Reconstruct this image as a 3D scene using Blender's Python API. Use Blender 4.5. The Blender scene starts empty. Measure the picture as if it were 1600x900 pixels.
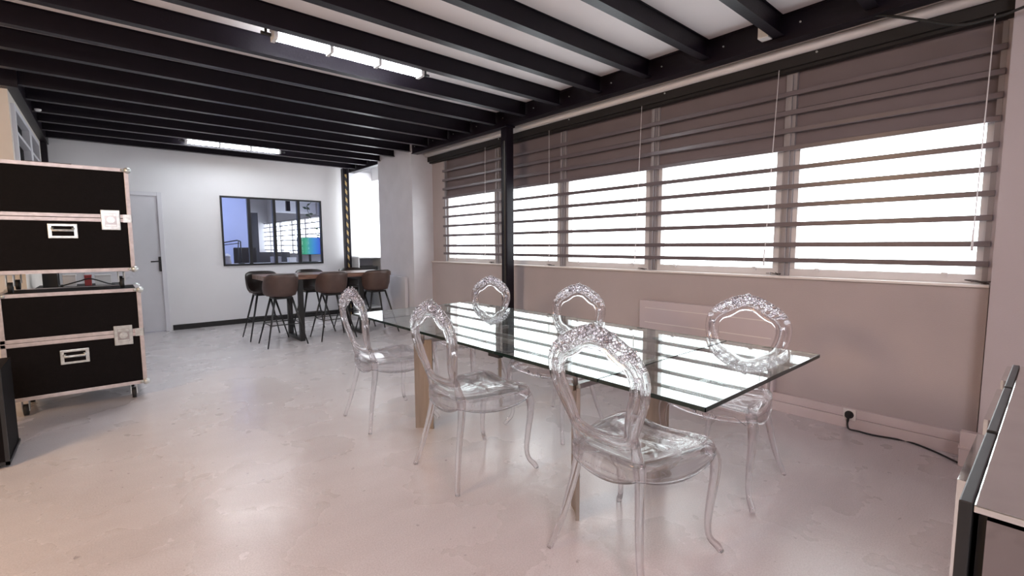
import bpy, bmesh, math, random
from mathutils import Vector, Matrix
random.seed(7)
S = bpy.context.scene
COL = S.collection
PI = math.pi

# ------------------------------------------------------------------ camera
cam_d = bpy.data.cameras.new('camera'); cam = bpy.data.objects.new('camera', cam_d); COL.objects.link(cam)
cam_d.sensor_width = 36; cam_d.lens = 736.4 / 1600 * 36; cam_d.clip_start = .02
def cam_matrix(yaw, pitch, roll, loc):
    cy, sy, cp, sp = math.cos(yaw), math.sin(yaw), math.cos(pitch), math.sin(pitch)
    f = Vector((sy*cp, cy*cp, -sp)); r = Vector((cy, -sy, 0)); u = r.cross(f)
    c, s = math.cos(roll), math.sin(roll)
    r2 = r*c + u*s; u2 = -r*s + u*c
    m = Matrix((r2, u2, -f)).transposed().to_4x4(); m.translation = loc
    return m
cam.matrix_world = cam_matrix(math.radians(40.704), math.radians(5.27), math.radians(-.3114), Vector((0, 0, 1.25)))
S.camera = cam

# ------------------------------------------------------------------ world: bright overcast sky
W = bpy.data.worlds.new('overcast_sky'); S.world = W; W.use_nodes = True
bg = W.node_tree.nodes['Background']; bg.inputs[0].default_value = (.93, .97, 1, 1); bg.inputs[1].default_value = 6.5

# ------------------------------------------------------------------ lights
def area(name, loc, target, size, power, color, size_y=None):
    d = bpy.data.lights.new(name, 'AREA'); d.energy = power; d.color = color; d.size = size
    if size_y: d.shape = 'RECTANGLE'; d.size_y = size_y
    o = bpy.data.objects.new(name, d); COL.objects.link(o); o.location = loc
    v = Vector(target) - Vector(loc); o.rotation_euler = v.to_track_quat('-Z', 'Y').to_euler()
    return o
area('warm_lamp_light', (-2.6, 2.2, 2.3), (-.9, 3.0, 0), 1.1, 82, (1, .66, .38))
area('room_lamp_light', (-.6, -1.2, 2.45), (1.2, 2.6, .6), 1.4, 105, (1, .92, .94))
area('pink_lamp_light', (.9, .1, 2.4), (1.15, 1.0, 0), .3, 9, (1, .40, .42))
p = area('window_portal', (4.05, 3.2, 1.5), (0, 3.2, 1.5), 6.0, 1, (1, 1, 1), 1.0); p.data.cycles.is_portal = True
p2 = area('office_portal', (4.05, 12.6, 1.5), (0, 12.6, 1.5), 7.6, 1, (1, 1, 1), 1.0); p2.data.cycles.is_portal = True
area('office_lamp_light', (1.0, 9.6, 2.5), (1.0, 10.6, 1.2), .6, 30, (.72, .80, 1))

S.view_settings.view_transform = 'Standard'; S.view_settings.look = 'None'
S.view_settings.exposure = 0.12; S.view_settings.gamma = 1; S.view_settings.use_curve_mapping = False
cy = S.cycles
cy.max_bounces = 20; cy.transmission_bounces = 18; cy.transparent_max_bounces = 24; cy.glossy_bounces = 6; cy.diffuse_bounces = 5
cy.sample_clamp_indirect = 6; cy.use_denoising = True; cy.blur_glossy = .3

area('mid_room_tube_light', (.80, 5.53, 2.70), (.80, 5.53, 0), .7, 14, (.92, .95, 1), .05).data.spread = math.radians(125)

# ------------------------------------------------------------------ materials
def new_mat(name):
    m = bpy.data.materials.new(name); m.use_nodes = True; nt = m.node_tree
    return m, nt, nt.nodes['Principled BSDF']
def mat(name, c, rough=.5, metal=0, var=.06, scale=6, bump=0, bscale=40, coat=0, c2=None, spec=.5, detail=4, stretch=None):
    m, nt, b = new_mat(name)
    tc = nt.nodes.new('ShaderNodeTexCoord'); src = tc.outputs['Object']
    if stretch:
        mp = nt.nodes.new('ShaderNodeMapping'); mp.inputs['Scale'].default_value = stretch
        nt.links.new(src, mp.inputs[0]); src = mp.outputs[0]
    nz = nt.nodes.new('ShaderNodeTexNoise'); nz.inputs['Scale'].default_value = scale; nz.inputs['Detail'].default_value = detail
    nt.links.new(src, nz.inputs['Vector'])
    cr = nt.nodes.new('ShaderNodeValToRGB')
    if c2 is None: c2 = tuple(max(0, x*(1-var*2)) for x in c)
    cr.color_ramp.elements[0].position = .3; cr.color_ramp.elements[1].position = .7
    cr.color_ramp.elements[0].color = (*c2, 1); cr.color_ramp.elements[1].color = (*c, 1)
    nt.links.new(nz.outputs[0], cr.inputs[0]); nt.links.new(cr.outputs[0], b.inputs['Base Color'])
    b.inputs['Roughness'].default_value = rough; b.inputs['Metallic'].default_value = metal
    b.inputs['Coat Weight'].default_value = coat; b.inputs['Specular IOR Level'].default_value = spec
    if bump:
        n2 = nt.nodes.new('ShaderNodeTexNoise'); n2.inputs['Scale'].default_value = bscale; n2.inputs['Detail'].default_value = 6
        nt.links.new(src, n2.inputs['Vector'])
        bp = nt.nodes.new('ShaderNodeBump'); bp.inputs['Strength'].default_value = bump; bp.inputs['Distance'].default_value = .01
        nt.links.new(n2.outputs[0], bp.inputs['Height']); nt.links.new(bp.outputs[0], b.inputs['Normal'])
    return m
def emit(name, c, s):
    m, nt, b = new_mat(name); b.inputs['Base Color'].default_value = (*c, 1)
    b.inputs['Emission Color'].default_value = (*c, 1); b.inputs['Emission Strength'].default_value = s; return m
def clear(name, c, ior, straight, rough=0.0):
    m, nt, b = new_mat(name); nt.nodes.remove(b); out = nt.nodes['Material Output']
    g = nt.nodes.new('ShaderNodeBsdfGlass'); g.inputs['Color'].default_value = (*c, 1); g.inputs['IOR'].default_value = ior
    g.inputs['Roughness'].default_value = rough
    t = nt.nodes.new('ShaderNodeBsdfTransparent'); t.inputs[0].default_value = (*c, 1)
    mx = nt.nodes.new('ShaderNodeMixShader'); mx.inputs[0].default_value = straight
    nt.links.new(g.outputs[0], mx.inputs[1]); nt.links.new(t.outputs[0], mx.inputs[2]); nt.links.new(mx.outputs[0], out.inputs[0])
    return m
def pane_mat(name, c, gloss=1.0):
    m, nt, b = new_mat(name); nt.nodes.remove(b); out = nt.nodes['Material Output']
    t = nt.nodes.new('ShaderNodeBsdfTransparent'); t.inputs[0].default_value = (*c, 1)
    g = nt.nodes.new('ShaderNodeBsdfGlossy'); g.inputs['Roughness'].default_value = 0.0
    fr = nt.nodes.new('ShaderNodeFresnel'); fr.inputs[0].default_value = 1.5
    ml = nt.nodes.new('ShaderNodeMath'); ml.operation = 'MULTIPLY'; ml.inputs[1].default_value = gloss
    mx = nt.nodes.new('ShaderNodeMixShader')
    ge = nt.nodes.new('ShaderNodeNewGeometry'); inv = nt.nodes.new('ShaderNodeMath'); inv.operation = 'SUBTRACT'; inv.inputs[0].default_value = 1
    nt.links.new(ge.outputs['Backfacing'], inv.inputs[1]); m2 = nt.nodes.new('ShaderNodeMath'); m2.operation = 'MULTIPLY'
    nt.links.new(fr.outputs[0], ml.inputs[0]); nt.links.new(ml.outputs[0], m2.inputs[0]); nt.links.new(inv.outputs[0], m2.inputs[1]); nt.links.new(m2.outputs[0], mx.inputs[0])
    nt.links.new(t.outputs[0], mx.inputs[1]); nt.links.new(g.outputs[0], mx.inputs[2]); nt.links.new(mx.outputs[0], out.inputs[0])
    return m
def floor_mat():
    m, nt, b = new_mat('resin_floor'); L = nt.links.new; N = nt.nodes.new
    tc = N('ShaderNodeTexCoord'); src = tc.outputs['Object']
    def noise(s, d=5, dist=0, vec=None, rough=.5):
        n = N('ShaderNodeTexNoise'); n.inputs['Scale'].default_value = s; n.inputs['Detail'].default_value = d
        n.inputs['Distortion'].default_value = dist; n.inputs['Roughness'].default_value = rough; L(vec or src, n.inputs['Vector']); return n.outputs[0]
    def ramp(v, a, b_, ca, cb):
        r = N('ShaderNodeValToRGB'); r.color_ramp.interpolation = 'EASE'; r.color_ramp.elements[0].position = a; r.color_ramp.elements[1].position = b_
        r.color_ramp.elements[0].color = (*ca, 1); r.color_ramp.elements[1].color = (*cb, 1); L(v, r.inputs[0]); return r.outputs[0]
    def mix(f, a, c, mode='MULTIPLY'):
        x = N('ShaderNodeMix'); x.data_type = 'RGBA'; x.blend_type = mode
        if hasattr(f, 'links'): L(f, x.inputs[0])
        else: x.inputs[0].default_value = f
        L(a, x.inputs[6]); L(c, x.inputs[7]); return x.outputs[2]
    base = ramp(noise(.9, 4, .1), .15, .85, (.55, .52, .53), (.655, .625, .635))
    mp = N('ShaderNodeMapping'); mp.inputs['Rotation'].default_value = (0, 0, .6); mp.inputs['Scale'].default_value = (1, 3.2, 1); L(src, mp.inputs[0])
    streak = ramp(noise(2.6, 7, .25, mp.outputs[0], .62), .18, .80, (.80, .78, .77), (1, 1, 1))
    c = mix(.35, base, streak)
    spk = ramp(noise(22, 3, .2), .265, .30, (.42, .40, .40), (1, 1, 1)); c = mix(.55, c, spk)
    fine = ramp(noise(160, 3), .3, .7, (.84, .83, .83), (1, 1, 1)); c = mix(1.0, c, fine)
    L(c, b.inputs['Base Color'])
    rr = ramp(noise(1.7, 5, .1), .2, .8, (.20, .20, .20), (.36, .36, .36)); L(rr, b.inputs['Roughness'])
    b.inputs['Specular IOR Level'].default_value = .6
    b.inputs['Coat Weight'].default_value = .25; b.inputs['Coat Roughness'].default_value = .22
    bp = N('ShaderNodeBump'); bp.inputs['Strength'].default_value = .35; bp.inputs['Distance'].default_value = .006
    L(noise(5.5, 6, .15), bp.inputs['Height'])
    bp2 = N('ShaderNodeBump'); bp2.inputs['Strength'].default_value = .25; bp2.inputs['Distance'].default_value = .002
    L(noise(60, 4), bp2.inputs['Height']); L(bp.outputs[0], bp2.inputs['Normal']); L(bp2.outputs[0], b.inputs['Normal'])
    return m
def stripe_mat():
    m, nt, b = new_mat('hazard_stripes'); L = nt.links.new; N = nt.nodes.new
    tc = N('ShaderNodeTexCoord'); sp = N('ShaderNodeSeparateXYZ'); L(tc.outputs['Object'], sp.inputs[0])
    a = N('ShaderNodeMath'); a.operation = 'MULTIPLY_ADD'; a.inputs[1].default_value = 1.3; L(sp.outputs[0], a.inputs[0]); L(sp.outputs[2], a.inputs[2])
    a2 = N('ShaderNodeMath'); a2.operation = 'ADD'; L(a.outputs[0], a2.inputs[0]); L(sp.outputs[1], a2.inputs[1])
    d = N('ShaderNodeMath'); d.operation = 'MULTIPLY'; d.inputs[1].default_value = 1/.145; L(a2.outputs[0], d.inputs[0])
    f = N('ShaderNodeMath'); f.operation = 'FRACT'; L(d.outputs[0], f.inputs[0])
    g = N('ShaderNodeMath'); g.operation = 'GREATER_THAN'; g.inputs[1].default_value = .5; L(f.outputs[0], g.inputs[0])
    x = N('ShaderNodeMix'); x.data_type = 'RGBA'; x.inputs[6].default_value = (.01, .01, .01, 1); x.inputs[7].default_value = (.40, .27, .10, 1)
    L(g.outputs[0], x.inputs[0]); L(x.outputs[2], b.inputs['Base Color']); b.inputs['Roughness'].default_value = .5
    return m
def wood_mat(name, c1, c2, rough=.35):
    m, nt, b = new_mat(name); L = nt.links.new; N = nt.nodes.new
    tc = N('ShaderNodeTexCoord'); mp = N('ShaderNodeMapping'); mp.inputs['Scale'].default_value = (1.2, 14, 14); L(tc.outputs['Object'], mp.inputs[0])
    n = N('ShaderNodeTexNoise'); n.inputs['Scale'].default_value = 3; n.inputs['Detail'].default_value = 8; n.inputs['Distortion'].default_value = .8; L(mp.outputs[0], n.inputs['Vector'])
    r = N('ShaderNodeValToRGB'); r.color_ramp.elements[0].position = .35; r.color_ramp.elements[1].position = .65
    r.color_ramp.elements[0].color = (*c1, 1); r.color_ramp.elements[1].color = (*c2, 1); L(n.outputs[0], r.inputs[0]); L(r.outputs[0], b.inputs['Base Color'])
    b.inputs['Roughness'].default_value = rough
    return m
def screen_mat():
    m, nt, b = new_mat('screen_gradient'); L = nt.links.new; N = nt.nodes.new
    tc = N('ShaderNodeTexCoord'); sp = N('ShaderNodeSeparateXYZ'); L(tc.outputs['Object'], sp.inputs[0])
    mr = N('ShaderNodeMapRange'); mr.inputs[1].default_value = -.22; mr.inputs[2].default_value = .20; L(sp.outputs[0], mr.inputs[0])
    r = N('ShaderNodeValToRGB'); e = r.color_ramp.elements; e[0].position = 0; e[0].color = (.02, .25, .10, 1); e[1].position = 1; e[1].color = (.03, .10, .75, 1)
    k = e.new(.35); k.color = (.05, .50, .28, 1); k = e.new(.72); k.color = (.03, .32, .80, 1)
    L(mr.outputs[0], r.inputs[0]); L(r.outputs[0], b.inputs['Emission Color']); b.inputs['Emission Strength'].default_value = .8; b.inputs['Base Color'].default_value = (.01, .01, .01, 1)
    return m
M = {}
M['floor'] = floor_mat()
M['white_wall'] = mat('white_wall', (.76, .76, .78), .7, var=.02, scale=2, bump=.08, bscale=90)
M['niche_wall'] = mat('niche_wall', (.84, .84, .86), .7, var=.01)
M['pillar'] = mat('pillar_paint', (.66, .66, .70), .6, var=.04, scale=5, bump=.1, bscale=70)
M['beige_wall'] = mat('beige_wall', (.47, .415, .41), .8, var=.05, scale=1.6, bump=.15, bscale=150)
M['pillar_beige'] = mat('pillar_mauve', (.48, .44, .46), .75, var=.03, scale=2, bump=.1, bscale=120)
M['warm_wall'] = mat('warm_white_wall', (.75, .70, .64), .8, var=.03)
M['ceil_panel'] = mat('ceiling_panel_paint', (.88, .84, .85), .8, var=.03, scale=1.5)
M['black_beam'] = mat('black_beam_paint', (.009, .006, .011), .36, var=.1, scale=8, bump=.1, bscale=60, spec=.22)
M['black_steel'] = mat('black_steel', (.012, .012, .013), .4, var=.1)
M['black_matt'] = mat('black_matt', (.015, .013, .013), .7)
M['door'] = mat('door_paint', (.66, .66, .70), .5, var=.02)
M['door_frame'] = mat('door_frame_paint', (.68, .68, .72), .45, var=.01)
M['frame_grey'] = mat('window_frame_grey', (.30, .28, .29), .45, var=.04)
M['frame_light'] = mat('window_frame_light', (.62, .60, .60), .45, var=.03)
M['shutter'] = mat('shutter_brown', (.185, .15, .155), .75, var=.06, scale=3)
M['bar'] = mat('bar_grey_paint', (.150, .125, .135), .28, var=.04)
M['sill'] = mat('sill_white', (.78, .74, .72), .4, var=.03)
M['trunk_a'] = mat('trunking_beige', (.50, .46, .43), .6, var=.04)
M['trunk_b'] = mat('trunking_white', (.74, .71, .69), .5, var=.02)
M['skirting'] = mat('white_plinth', (.62, .54, .54), .5, var=.05, scale=5)
M['pane'] = pane_mat('window_glass', (.97, .98, .98))
M['office_pane'] = pane_mat('office_glass', (.90, .91, .96))
M['dark_pane'] = pane_mat('dark_partition_glass', (.07, .07, .08), .25)
M['cord'] = mat('white_cord', (.85, .83, .85), .5)
M['tube'] = emit('fluorescent_tube', (.90, .95, 1), 62)
M['batten'] = mat('white_batten', (.75, .75, .75), .4)
M['clear'] = clear('clear_polycarbonate', (.990, .982, .992), 1.46, .30)
M['clear_seat'] = clear('clear_polycarbonate_shell', (.992, .985, .992), 1.46, .30)
M['table_glass'] = clear('table_glass', (.95, .985, .975), 1.52, .12)
M['glass_edge'] = mat('dark_green_glass_edge', (.010, .022, .020), .08)
M['brass'] = mat('brushed_gold_veneer', (.32, .27, .235), .42, metal=.3, var=.12, scale=3, stretch=(20, 20, 1.5))
M['steel'] = mat('brushed_steel', (.45, .43, .43), .3, metal=.9, var=.1, scale=30)
M['alu'] = mat('case_aluminium', (.62, .56, .56), .38, metal=.45, var=.12, scale=25)
M['chrome'] = mat('case_zinc', (.70, .74, .73), .28, metal=.6, var=.15, scale=40)
M['case_black'] = mat('case_laminate', (.0045, .003, .0035), .62, var=.2, scale=50, bump=.2, bscale=200, spec=.12)
M['rubber'] = mat('rubber', (.012, .012, .012), .6)
M['leather'] = mat('brown_leather', (.078, .045, .037), .45, var=.12, scale=12, bump=.15, bscale=160)
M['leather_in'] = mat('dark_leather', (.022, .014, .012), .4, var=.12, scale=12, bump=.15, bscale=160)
M['walnut'] = wood_mat('walnut_wood', (.11, .052, .035), (.24, .125, .085), .32)
M['hazard'] = stripe_mat()
M['mirror'] = mat('mirror_glass', (.80, .80, .78), .05, metal=1, var=.04, scale=14)
M['mirror_dark'] = mat('smoked_mirror', (.30, .27, .27), .05, metal=1, var=.05)
M['radiator'] = mat('radiator_enamel', (.56, .50, .52), .5, var=.02)
M['blue_light_tint'] = mat('wall_blue_light_tint', (.50, .56, .80), .8, var=.02)  # blue light falling on the office wall is put into its base colour
M['grey_fabric'] = mat('grey_cabinet', (.05, .05, .06), .6, var=.05)
M['plant'] = mat('dark_leaf', (.03, .06, .03), .5, var=.2)
M['screen'] = screen_mat()
M['grey_box'] = mat('grey_plastic', (.35, .35, .38), .5)
M['wood_dark'] = mat('dark_board', (.05, .035, .03), .6)
M['red'] = mat('red_plastic', (.35, .05, .05), .5)

# ------------------------------------------------------------------ mesh helpers
def box(bm, x0, x1, y0, y1, z0, z1, mi=0):
    v = [bm.verts.new((x, y, z)) for x in (x0, x1) for y in (y0, y1) for z in (z0, z1)]
    for f in ((0,1,3,2), (4,6,7,5), (0,4,5,1), (2,3,7,6), (0,2,6,4), (1,5,7,3)):
        fc = bm.faces.new([v[i] for i in f]); fc.material_index = mi
    return v
def frames(pts):
    T = []
    n = len(pts)
    for i in range(n):
        a = pts[max(0, i-1)]; b = pts[min(n-1, i+1)]; T.append((b-a).normalized())
    up = Vector((0, 0, 1)) if abs(T[0].z) < .9 else Vector((0, 1, 0))
    N = [(up - T[0]*up.dot(T[0])).normalized()]
    for i in range(1, n):
        v = N[-1] - T[i]*N[-1].dot(T[i]); N.append(v.normalized())
    return T, N
def tube(bm, pts, rad, seg=8, flat=1.0, mi=0, cap=True):
    pts = [Vector(p) for p in pts]; n = len(pts)
    if not hasattr(rad, '__len__'): rad = [rad]*n
    T, N = frames(pts); rings = []
    for i in range(n):
        B = T[i].cross(N[i]); ring = []
        for k in range(seg):
            a = 2*PI*k/seg
            ring.append(bm.verts.new(pts[i] + (N[i]*math.cos(a) + B*math.sin(a)*flat)*rad[i]))
        rings.append(ring)
    for i in range(n-1):
        for k in range(seg):
            f = bm.faces.new((rings[i][k], rings[i][(k+1) % seg], rings[i+1][(k+1) % seg], rings[i+1][k])); f.material_index = mi; f.smooth = True
    if cap:
        f = bm.faces.new(rings[0][::-1]); f.material_index = mi
        f = bm.faces.new(rings[-1]); f.material_index = mi
def ball(bm, c, r, sub=1, sc=(1, 1, 1), jit=0, mi=0):
    res = bmesh.ops.create_icosphere(bm, subdivisions=sub, radius=1)
    for v in res['verts']:
        q = Vector((v.co.x*sc[0], v.co.y*sc[1], v.co.z*sc[2]))*r*(1+random.uniform(-jit, jit)); v.co = q + Vector(c)
        for f in v.link_faces: f.smooth = True; f.material_index = mi
def prism(bm, prof, x0, x1, axis=0, mi=0):
    """closed profile of (u,v) swept along an axis"""
    def P(t, u, v): return (t, u, v) if axis == 0 else ((u, t, v) if axis == 1 else (u, v, t))
    a = [bm.verts.new(P(x0, u, v)) for u, v in prof]; b = [bm.verts.new(P(x1, u, v)) for u, v in prof]
    n = len(prof)
    for i in range(n):
        f = bm.faces.new((a[i], a[(i+1) % n], b[(i+1) % n], b[i])); f.material_index = mi
    f = bm.faces.new(a[::-1]); f.material_index = mi
    f = bm.faces.new(b); f.material_index = mi
def spline(P, n, closed=False):
    P = [Vector(p) for p in P]; out = []; m = len(P); segs = m if closed else m-1
    for s in range(segs):
        if closed: a, b, c, d = P[(s-1) % m], P[s], P[(s+1) % m], P[(s+2) % m]
        else: a, b, c, d = P[max(0, s-1)], P[s], P[s+1], P[min(m-1, s+2)]
        for k in range(n):
            t = k/n; out.append(.5*((2*b) + (c-a)*t + (2*a-5*b+4*c-d)*t*t + (3*b-a-3*c+d)*t**3))
    if not closed: out.append(P[-1])
    return out
def obj(name, bm, mats, parent=None, bevel=0, smooth=None, label=None):
    bmesh.ops.recalc_face_normals(bm, faces=bm.faces)
    if bevel:
        bmesh.ops.bevel(bm, geom=[e for e in bm.edges if e.is_manifold and e.calc_face_angle(0) > .9], offset=bevel, segments=2, affect='EDGES', profile=.6)
    me = bpy.data.meshes.new(name); bm.to_mesh(me); bm.free()
    for m in (mats if isinstance(mats, (list, tuple)) else [mats]): me.materials.append(M[m])
    if smooth:
        for p_ in me.polygons: p_.use_smooth = True
    o = bpy.data.objects.new(name, me); COL.objects.link(o); o.parent = parent
    if label: o['label'] = label
    return o
def B(*boxes):
    bm = bmesh.new()
    for b in boxes: box(bm, *b)
    return bm
def empty(name, loc=(0, 0, 0), rz=0, parent=None):
    o = bpy.data.objects.new(name, None); COL.objects.link(o); o.location = loc; o.rotation_euler = (0, 0, rz); o.empty_display_size = .1; o.parent = parent
    return o
def tag(o, label, cat, group=None):
    o['label'] = label; o['category'] = cat
    if group: o['group'] = group
    return o
def struct(o, label=None, cat=None):
    o['kind'] = 'structure'
    if label: o['label'] = label
    if cat: o['category'] = cat
    return o
def center(o):
    """move a mesh object's origin to its base centre"""
    me = o.data; xs = [v.co for v in me.vertices]
    c = Vector(((min(v.x for v in xs)+max(v.x for v in xs))/2, (min(v.y for v in xs)+max(v.y for v in xs))/2, min(v.z for v in xs)))
    me.transform(Matrix.Translation(-c)); o.location = o.location + c
    return o
def copy_tree(o, parent=None):
    c = o.copy(); COL.objects.link(c)
    if parent: c.parent = parent
    for ch in list(o.children): copy_tree(ch, c)
    return c

# ================================================================== SETTING
DB = 8.59; CZ = 2.75
struct(obj('floor', B((-4.6, 4.1, -3.6, 16.4, -.12, 0)), 'floor'), 'pale polished resin floor with scuffs and glossy reflections', 'floor')
# ceiling: slab, panels between the beams, black beams
ceil = struct(obj('ceiling', B((-4.6, 4.1, -3.6, 16.4, CZ+.02, CZ+.14)), 'ceil_panel'), 'white ceiling panels between black steel joists', 'ceiling')
YB = [1.305 + .4975*k for k in range(-9, 15)]
def beam_mesh(x0, x1):
    bm = bmesh.new(); w = .0325; z0 = 2.60; t = .008; h = CZ-.002
    prof = [(-w, z0), (w, z0), (w, z0+t), (.004, z0+t+.004), (.004, h-t-.004), (w, h-t), (w, h), (-w, h), (-w, h-t), (-.004, h-t-.004), (-.004, z0+t+.004), (-w, z0+t)]
    prism(bm, prof, x0, x1, 0)
    bmesh.ops.recalc_face_normals(bm, faces=bm.faces)
    me = bpy.data.meshes.new('ceiling_beam'); bm.to_mesh(me); bm.free(); me.materials.append(M['black_beam']); return me
bl, bs = beam_mesh(-4.5, 3.455), beam_mesh(-.46, 3.455)
for y in YB:
    o = bpy.data.objects.new('ceiling_beam', bl if y < 5.7 else bs); COL.objects.link(o); o.location = (0, y, 0); o.parent = ceil
for i in range(len(YB)-1):
    x0 = -4.5 if YB[i] < 5.7 else -.46
    obj('ceiling_panel', B((x0, 3.455, YB[i]+.004, YB[i+1]-.004, CZ-.012, CZ+.018)), 'ceil_panel', ceil)
# girder over the windows
bm = bmesh.new()
prism(bm, [(3.456, 2.565), (3.556, 2.565), (3.556, 2.577), (3.512, 2.582), (3.512, 2.72), (3.556, 2.73), (3.556, 2.748), (3.456, 2.748), (3.456, 2.73), (3.470, 2.722), (3.470, 2.582), (3.456, 2.577)], -3.5, DB-.005, 1)
g = struct(obj('trim_1', bm, 'black_beam'), 'black steel girder carrying the joists above the windows', 'girder')
bm = bmesh.new()
for y in YB:
    if y > 0: tube(bm, [(3.470, y-.12, 2.66), (3.462, y-.12, 2.66)], .006, 6)
obj('bolt', bm, 'chrome', g)['kind'] = 'stuff'
bm = bmesh.new(); box(bm, 3.38, 3.452, 1.345, 1.41, 2.60, 2.69); struct(obj('trim_2', bm, 'trunk_b'), 'small white block tucked beside a joist end at the girder', 'block')
struct(obj('trim_3', B((-.56, -.46, 5.7, 8.58, 2.56, 2.745), (-.56, -.47, 8.40, 8.50, 0, 2.56)), 'black_beam'), 'black girder and post over the left partition', 'girder')
struct(obj('trim_4', B((3.558, 3.66, .24, 6.24, 2.595, 2.745)), 'trunk_a'), 'beige cable trunking behind the girder', 'trunking')
bm = bmesh.new(); tube(bm, [(3.695, .25, 2.575), (3.695, 6.23, 2.575)], .036, 12)
struct(obj('trim_5', bm, 'trunk_b'), 'long white pipe running above the windows', 'pipe')
struct(obj('trim_6', B((3.715, 3.775, .24, 6.23, 2.475, 2.575), (3.745, 3.80, .24, 6.23, 2.455, 2.475)), 'black_matt'), 'black blind rail along the window heads', 'rail')
bm = bmesh.new()
for y in (1.16, 2.3, 3.4, 4.55): tube(bm, [(3.715, y, 2.53), (3.708, y, 2.53)], .007, 8)
o = obj('screw', bm, 'chrome'); o.parent = bpy.data.objects['trim_6']
# window wall
struct(obj('wall_right', B((3.765, 4.0, .25, 6.24, 0, .99), (3.80, 4.0, .25, 6.24, 2.47, 2.75), (3.80, 4.0, 5.92, 6.24, .99, 2.47)), 'beige_wall'), 'beige wall below the barred windows', 'wall')
struct(obj('trim_7', B((3.745, 3.99, .25, 6.235, .992, 1.008)), 'sill', bevel=.003), 'white window sill running under all five windows', 'sill')
# pillar at the right end of the windows and wall past the camera
struct(obj('wall_front', B((3.60, 4.0, -3.5, .235, 0, 2.75), (3.80, 4.0, .235, .27, 0, 2.75)), 'pillar_beige'), 'mauve-grey wall right of the windows', 'wall')
struct(obj('trim_8', B((3.55, 3.60, .05, .30, .0, .20), (3.545, 3.60, .05, .305, .10, .115)), 'skirting', bevel=.004), 'white boxed plinth at the wall corner', 'plinth')
# big pillar left of the windows
struct(obj('wall_pillar', B((3.455, 4.04, 6.24, 7.35, 0, 2.75)), 'pillar'), 'light grey square pillar between niche and windows', 'pillar')
struct(obj('wall_niche', B((3.9, 4.04, 7.35, 8.6, 0, 1.05), (3.9, 4.04, 7.35, 8.6, 2.45, 2.75), (3.9, 4.04, 7.35, 7.5, 1.05, 2.45)), 'niche_wall'), 'white niche wall behind the pillar', 'wall')
# back wall with door and interior window openings
WX0, WX1, WZ0, WZ1 = 1.402, 2.943, .935, 2.033
struct(obj('wall_back', B((-4.5, -.20, DB, DB+.12, 0, 2.75), (-.20, .66, DB, DB+.12, 2.02, 2.75), (.66, WX0, DB, DB+.12, 0, 2.75), (WX0, WX1, DB, DB+.12, 0, WZ0),
    (WX0, WX1, DB, DB+.12, WZ1, 2.75), (WX1, 4.05, DB, DB+.12, 0, 2.75)), 'white_wall'), 'white back wall with door and black-framed window', 'wall')
struct(obj('baseboard_back', B((.70, 3.42, DB-.016, DB, 0, .078)), 'black_matt', bevel=.003), 'black baseboard along the white back wall', 'baseboard')
# left partition with glazed window
LX = -.53
struct(obj('wall_left', B((-4.5, LX, 5.80, 5.92, 0, 2.56), (LX-.10, LX, 5.92, 8.59, 0, 1.55), (LX-.10, LX, 5.92, 8.59, 2.44, 2.56), (LX-.10, LX, 7.90, 8.59, 1.55, 2.44)), 'warm_wall'), 'cream partition wall behind the flight cases', 'wall')
wl = empty('window_1', (LX, 6.9, 1.55)); struct(wl, 'white framed partition window with dark panes above the flight cases', 'window')
def rel(bm_boxes, base):
    bm = bmesh.new()
    for b in bm_boxes:
        box(bm, b[0]-base[0], b[1]-base[0], b[2]-base[1], b[3]-base[1], b[4]-base[2], b[5]-base[2])
    return bm
lb = (LX, 6.9, 1.55)
obj('window_frame', rel([(LX-.06, LX+.025, 5.90, 5.965, 1.55, 2.47), (LX-.06, LX+.025, 6.93, 7.12, 1.55, 2.43), (LX-.06, LX+.025, 7.86, 7.93, 1.55, 2.47), (LX-.06, LX+.025, 5.965, 7.86, 2.425, 2.47), (LX-.06, LX+.022, 5.965, 7.86, 2.225, 2.255), (LX-.06, LX+.022, 5.965, 7.86, 1.55, 1.60)], lb), 'door_frame', wl)
for y0, y1 in ((5.965, 6.93), (7.12, 7.86)):
    for z0, z1 in ((1.60, 2.225), (2.255, 2.425)):
        obj('glass_pane', rel([(LX-.04, LX-.03, y0, y1, z0, z1)], lb), 'dark_pane', wl)
# closing walls out of frame
struct(obj('wall_far_left', B((-4.6, -4.5, -3.5, 16.3, 0, 2.75)), 'warm_wall'))
struct(obj('wall_behind', B((-4.6, 3.6, -3.6, -3.5, 0, 2.75)), 'white_wall'))

# windows: five bays
bays = [(.27, 1.305), (1.375, 2.415), (2.50, 3.545), (3.63, 4.675), (4.75, 5.90)]
def window(n, y0, y1, label, dy=0):
    e = empty('window_%d' % n, (3.86, (y0+y1)/2+dy, 1.008)); struct(e, label, 'window')
    b = (3.86, (y0+y1)/2, 1.008)
    obj('window_frame', rel([(3.835, 3.90, y0, y1, 1.008, 1.062), (3.835, 3.90, y0, y0+.05, 1.062, 1.93), (3.835, 3.90, y1-.035, y1, 1.062, 1.93), (3.835, 3.90, y0, y1, 1.925, 1.955)], b), 'frame_light', e, bevel=.003)
    obj('glass_pane', rel([(3.865, 3.871, y0+.05, y1-.035, 1.062, 1.925)], b), 'pane', e)
    # roller shutter box and lowered slats above
    nsl = 2; h = (2.47-1.955)/nsl
    for i in range(nsl):
        obj('shutter_slat', rel([(3.845, 3.885, y0, y1, 1.957+i*h, 1.957+(i+1)*h-.002)], b), 'shutter', e)
    bm = bmesh.new()
    for yy in (y0+.18, y1-.18):
        box(bm, -.04, -.025, yy-.015-b[1], yy+.015-b[1], .035, .06); tube(bm, [(-.04, yy-b[1], .05), (-.055, yy-b[1], .05)], .005, 6)
    obj('window_catch', bm, 'frame_light', e)
    return e
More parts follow.
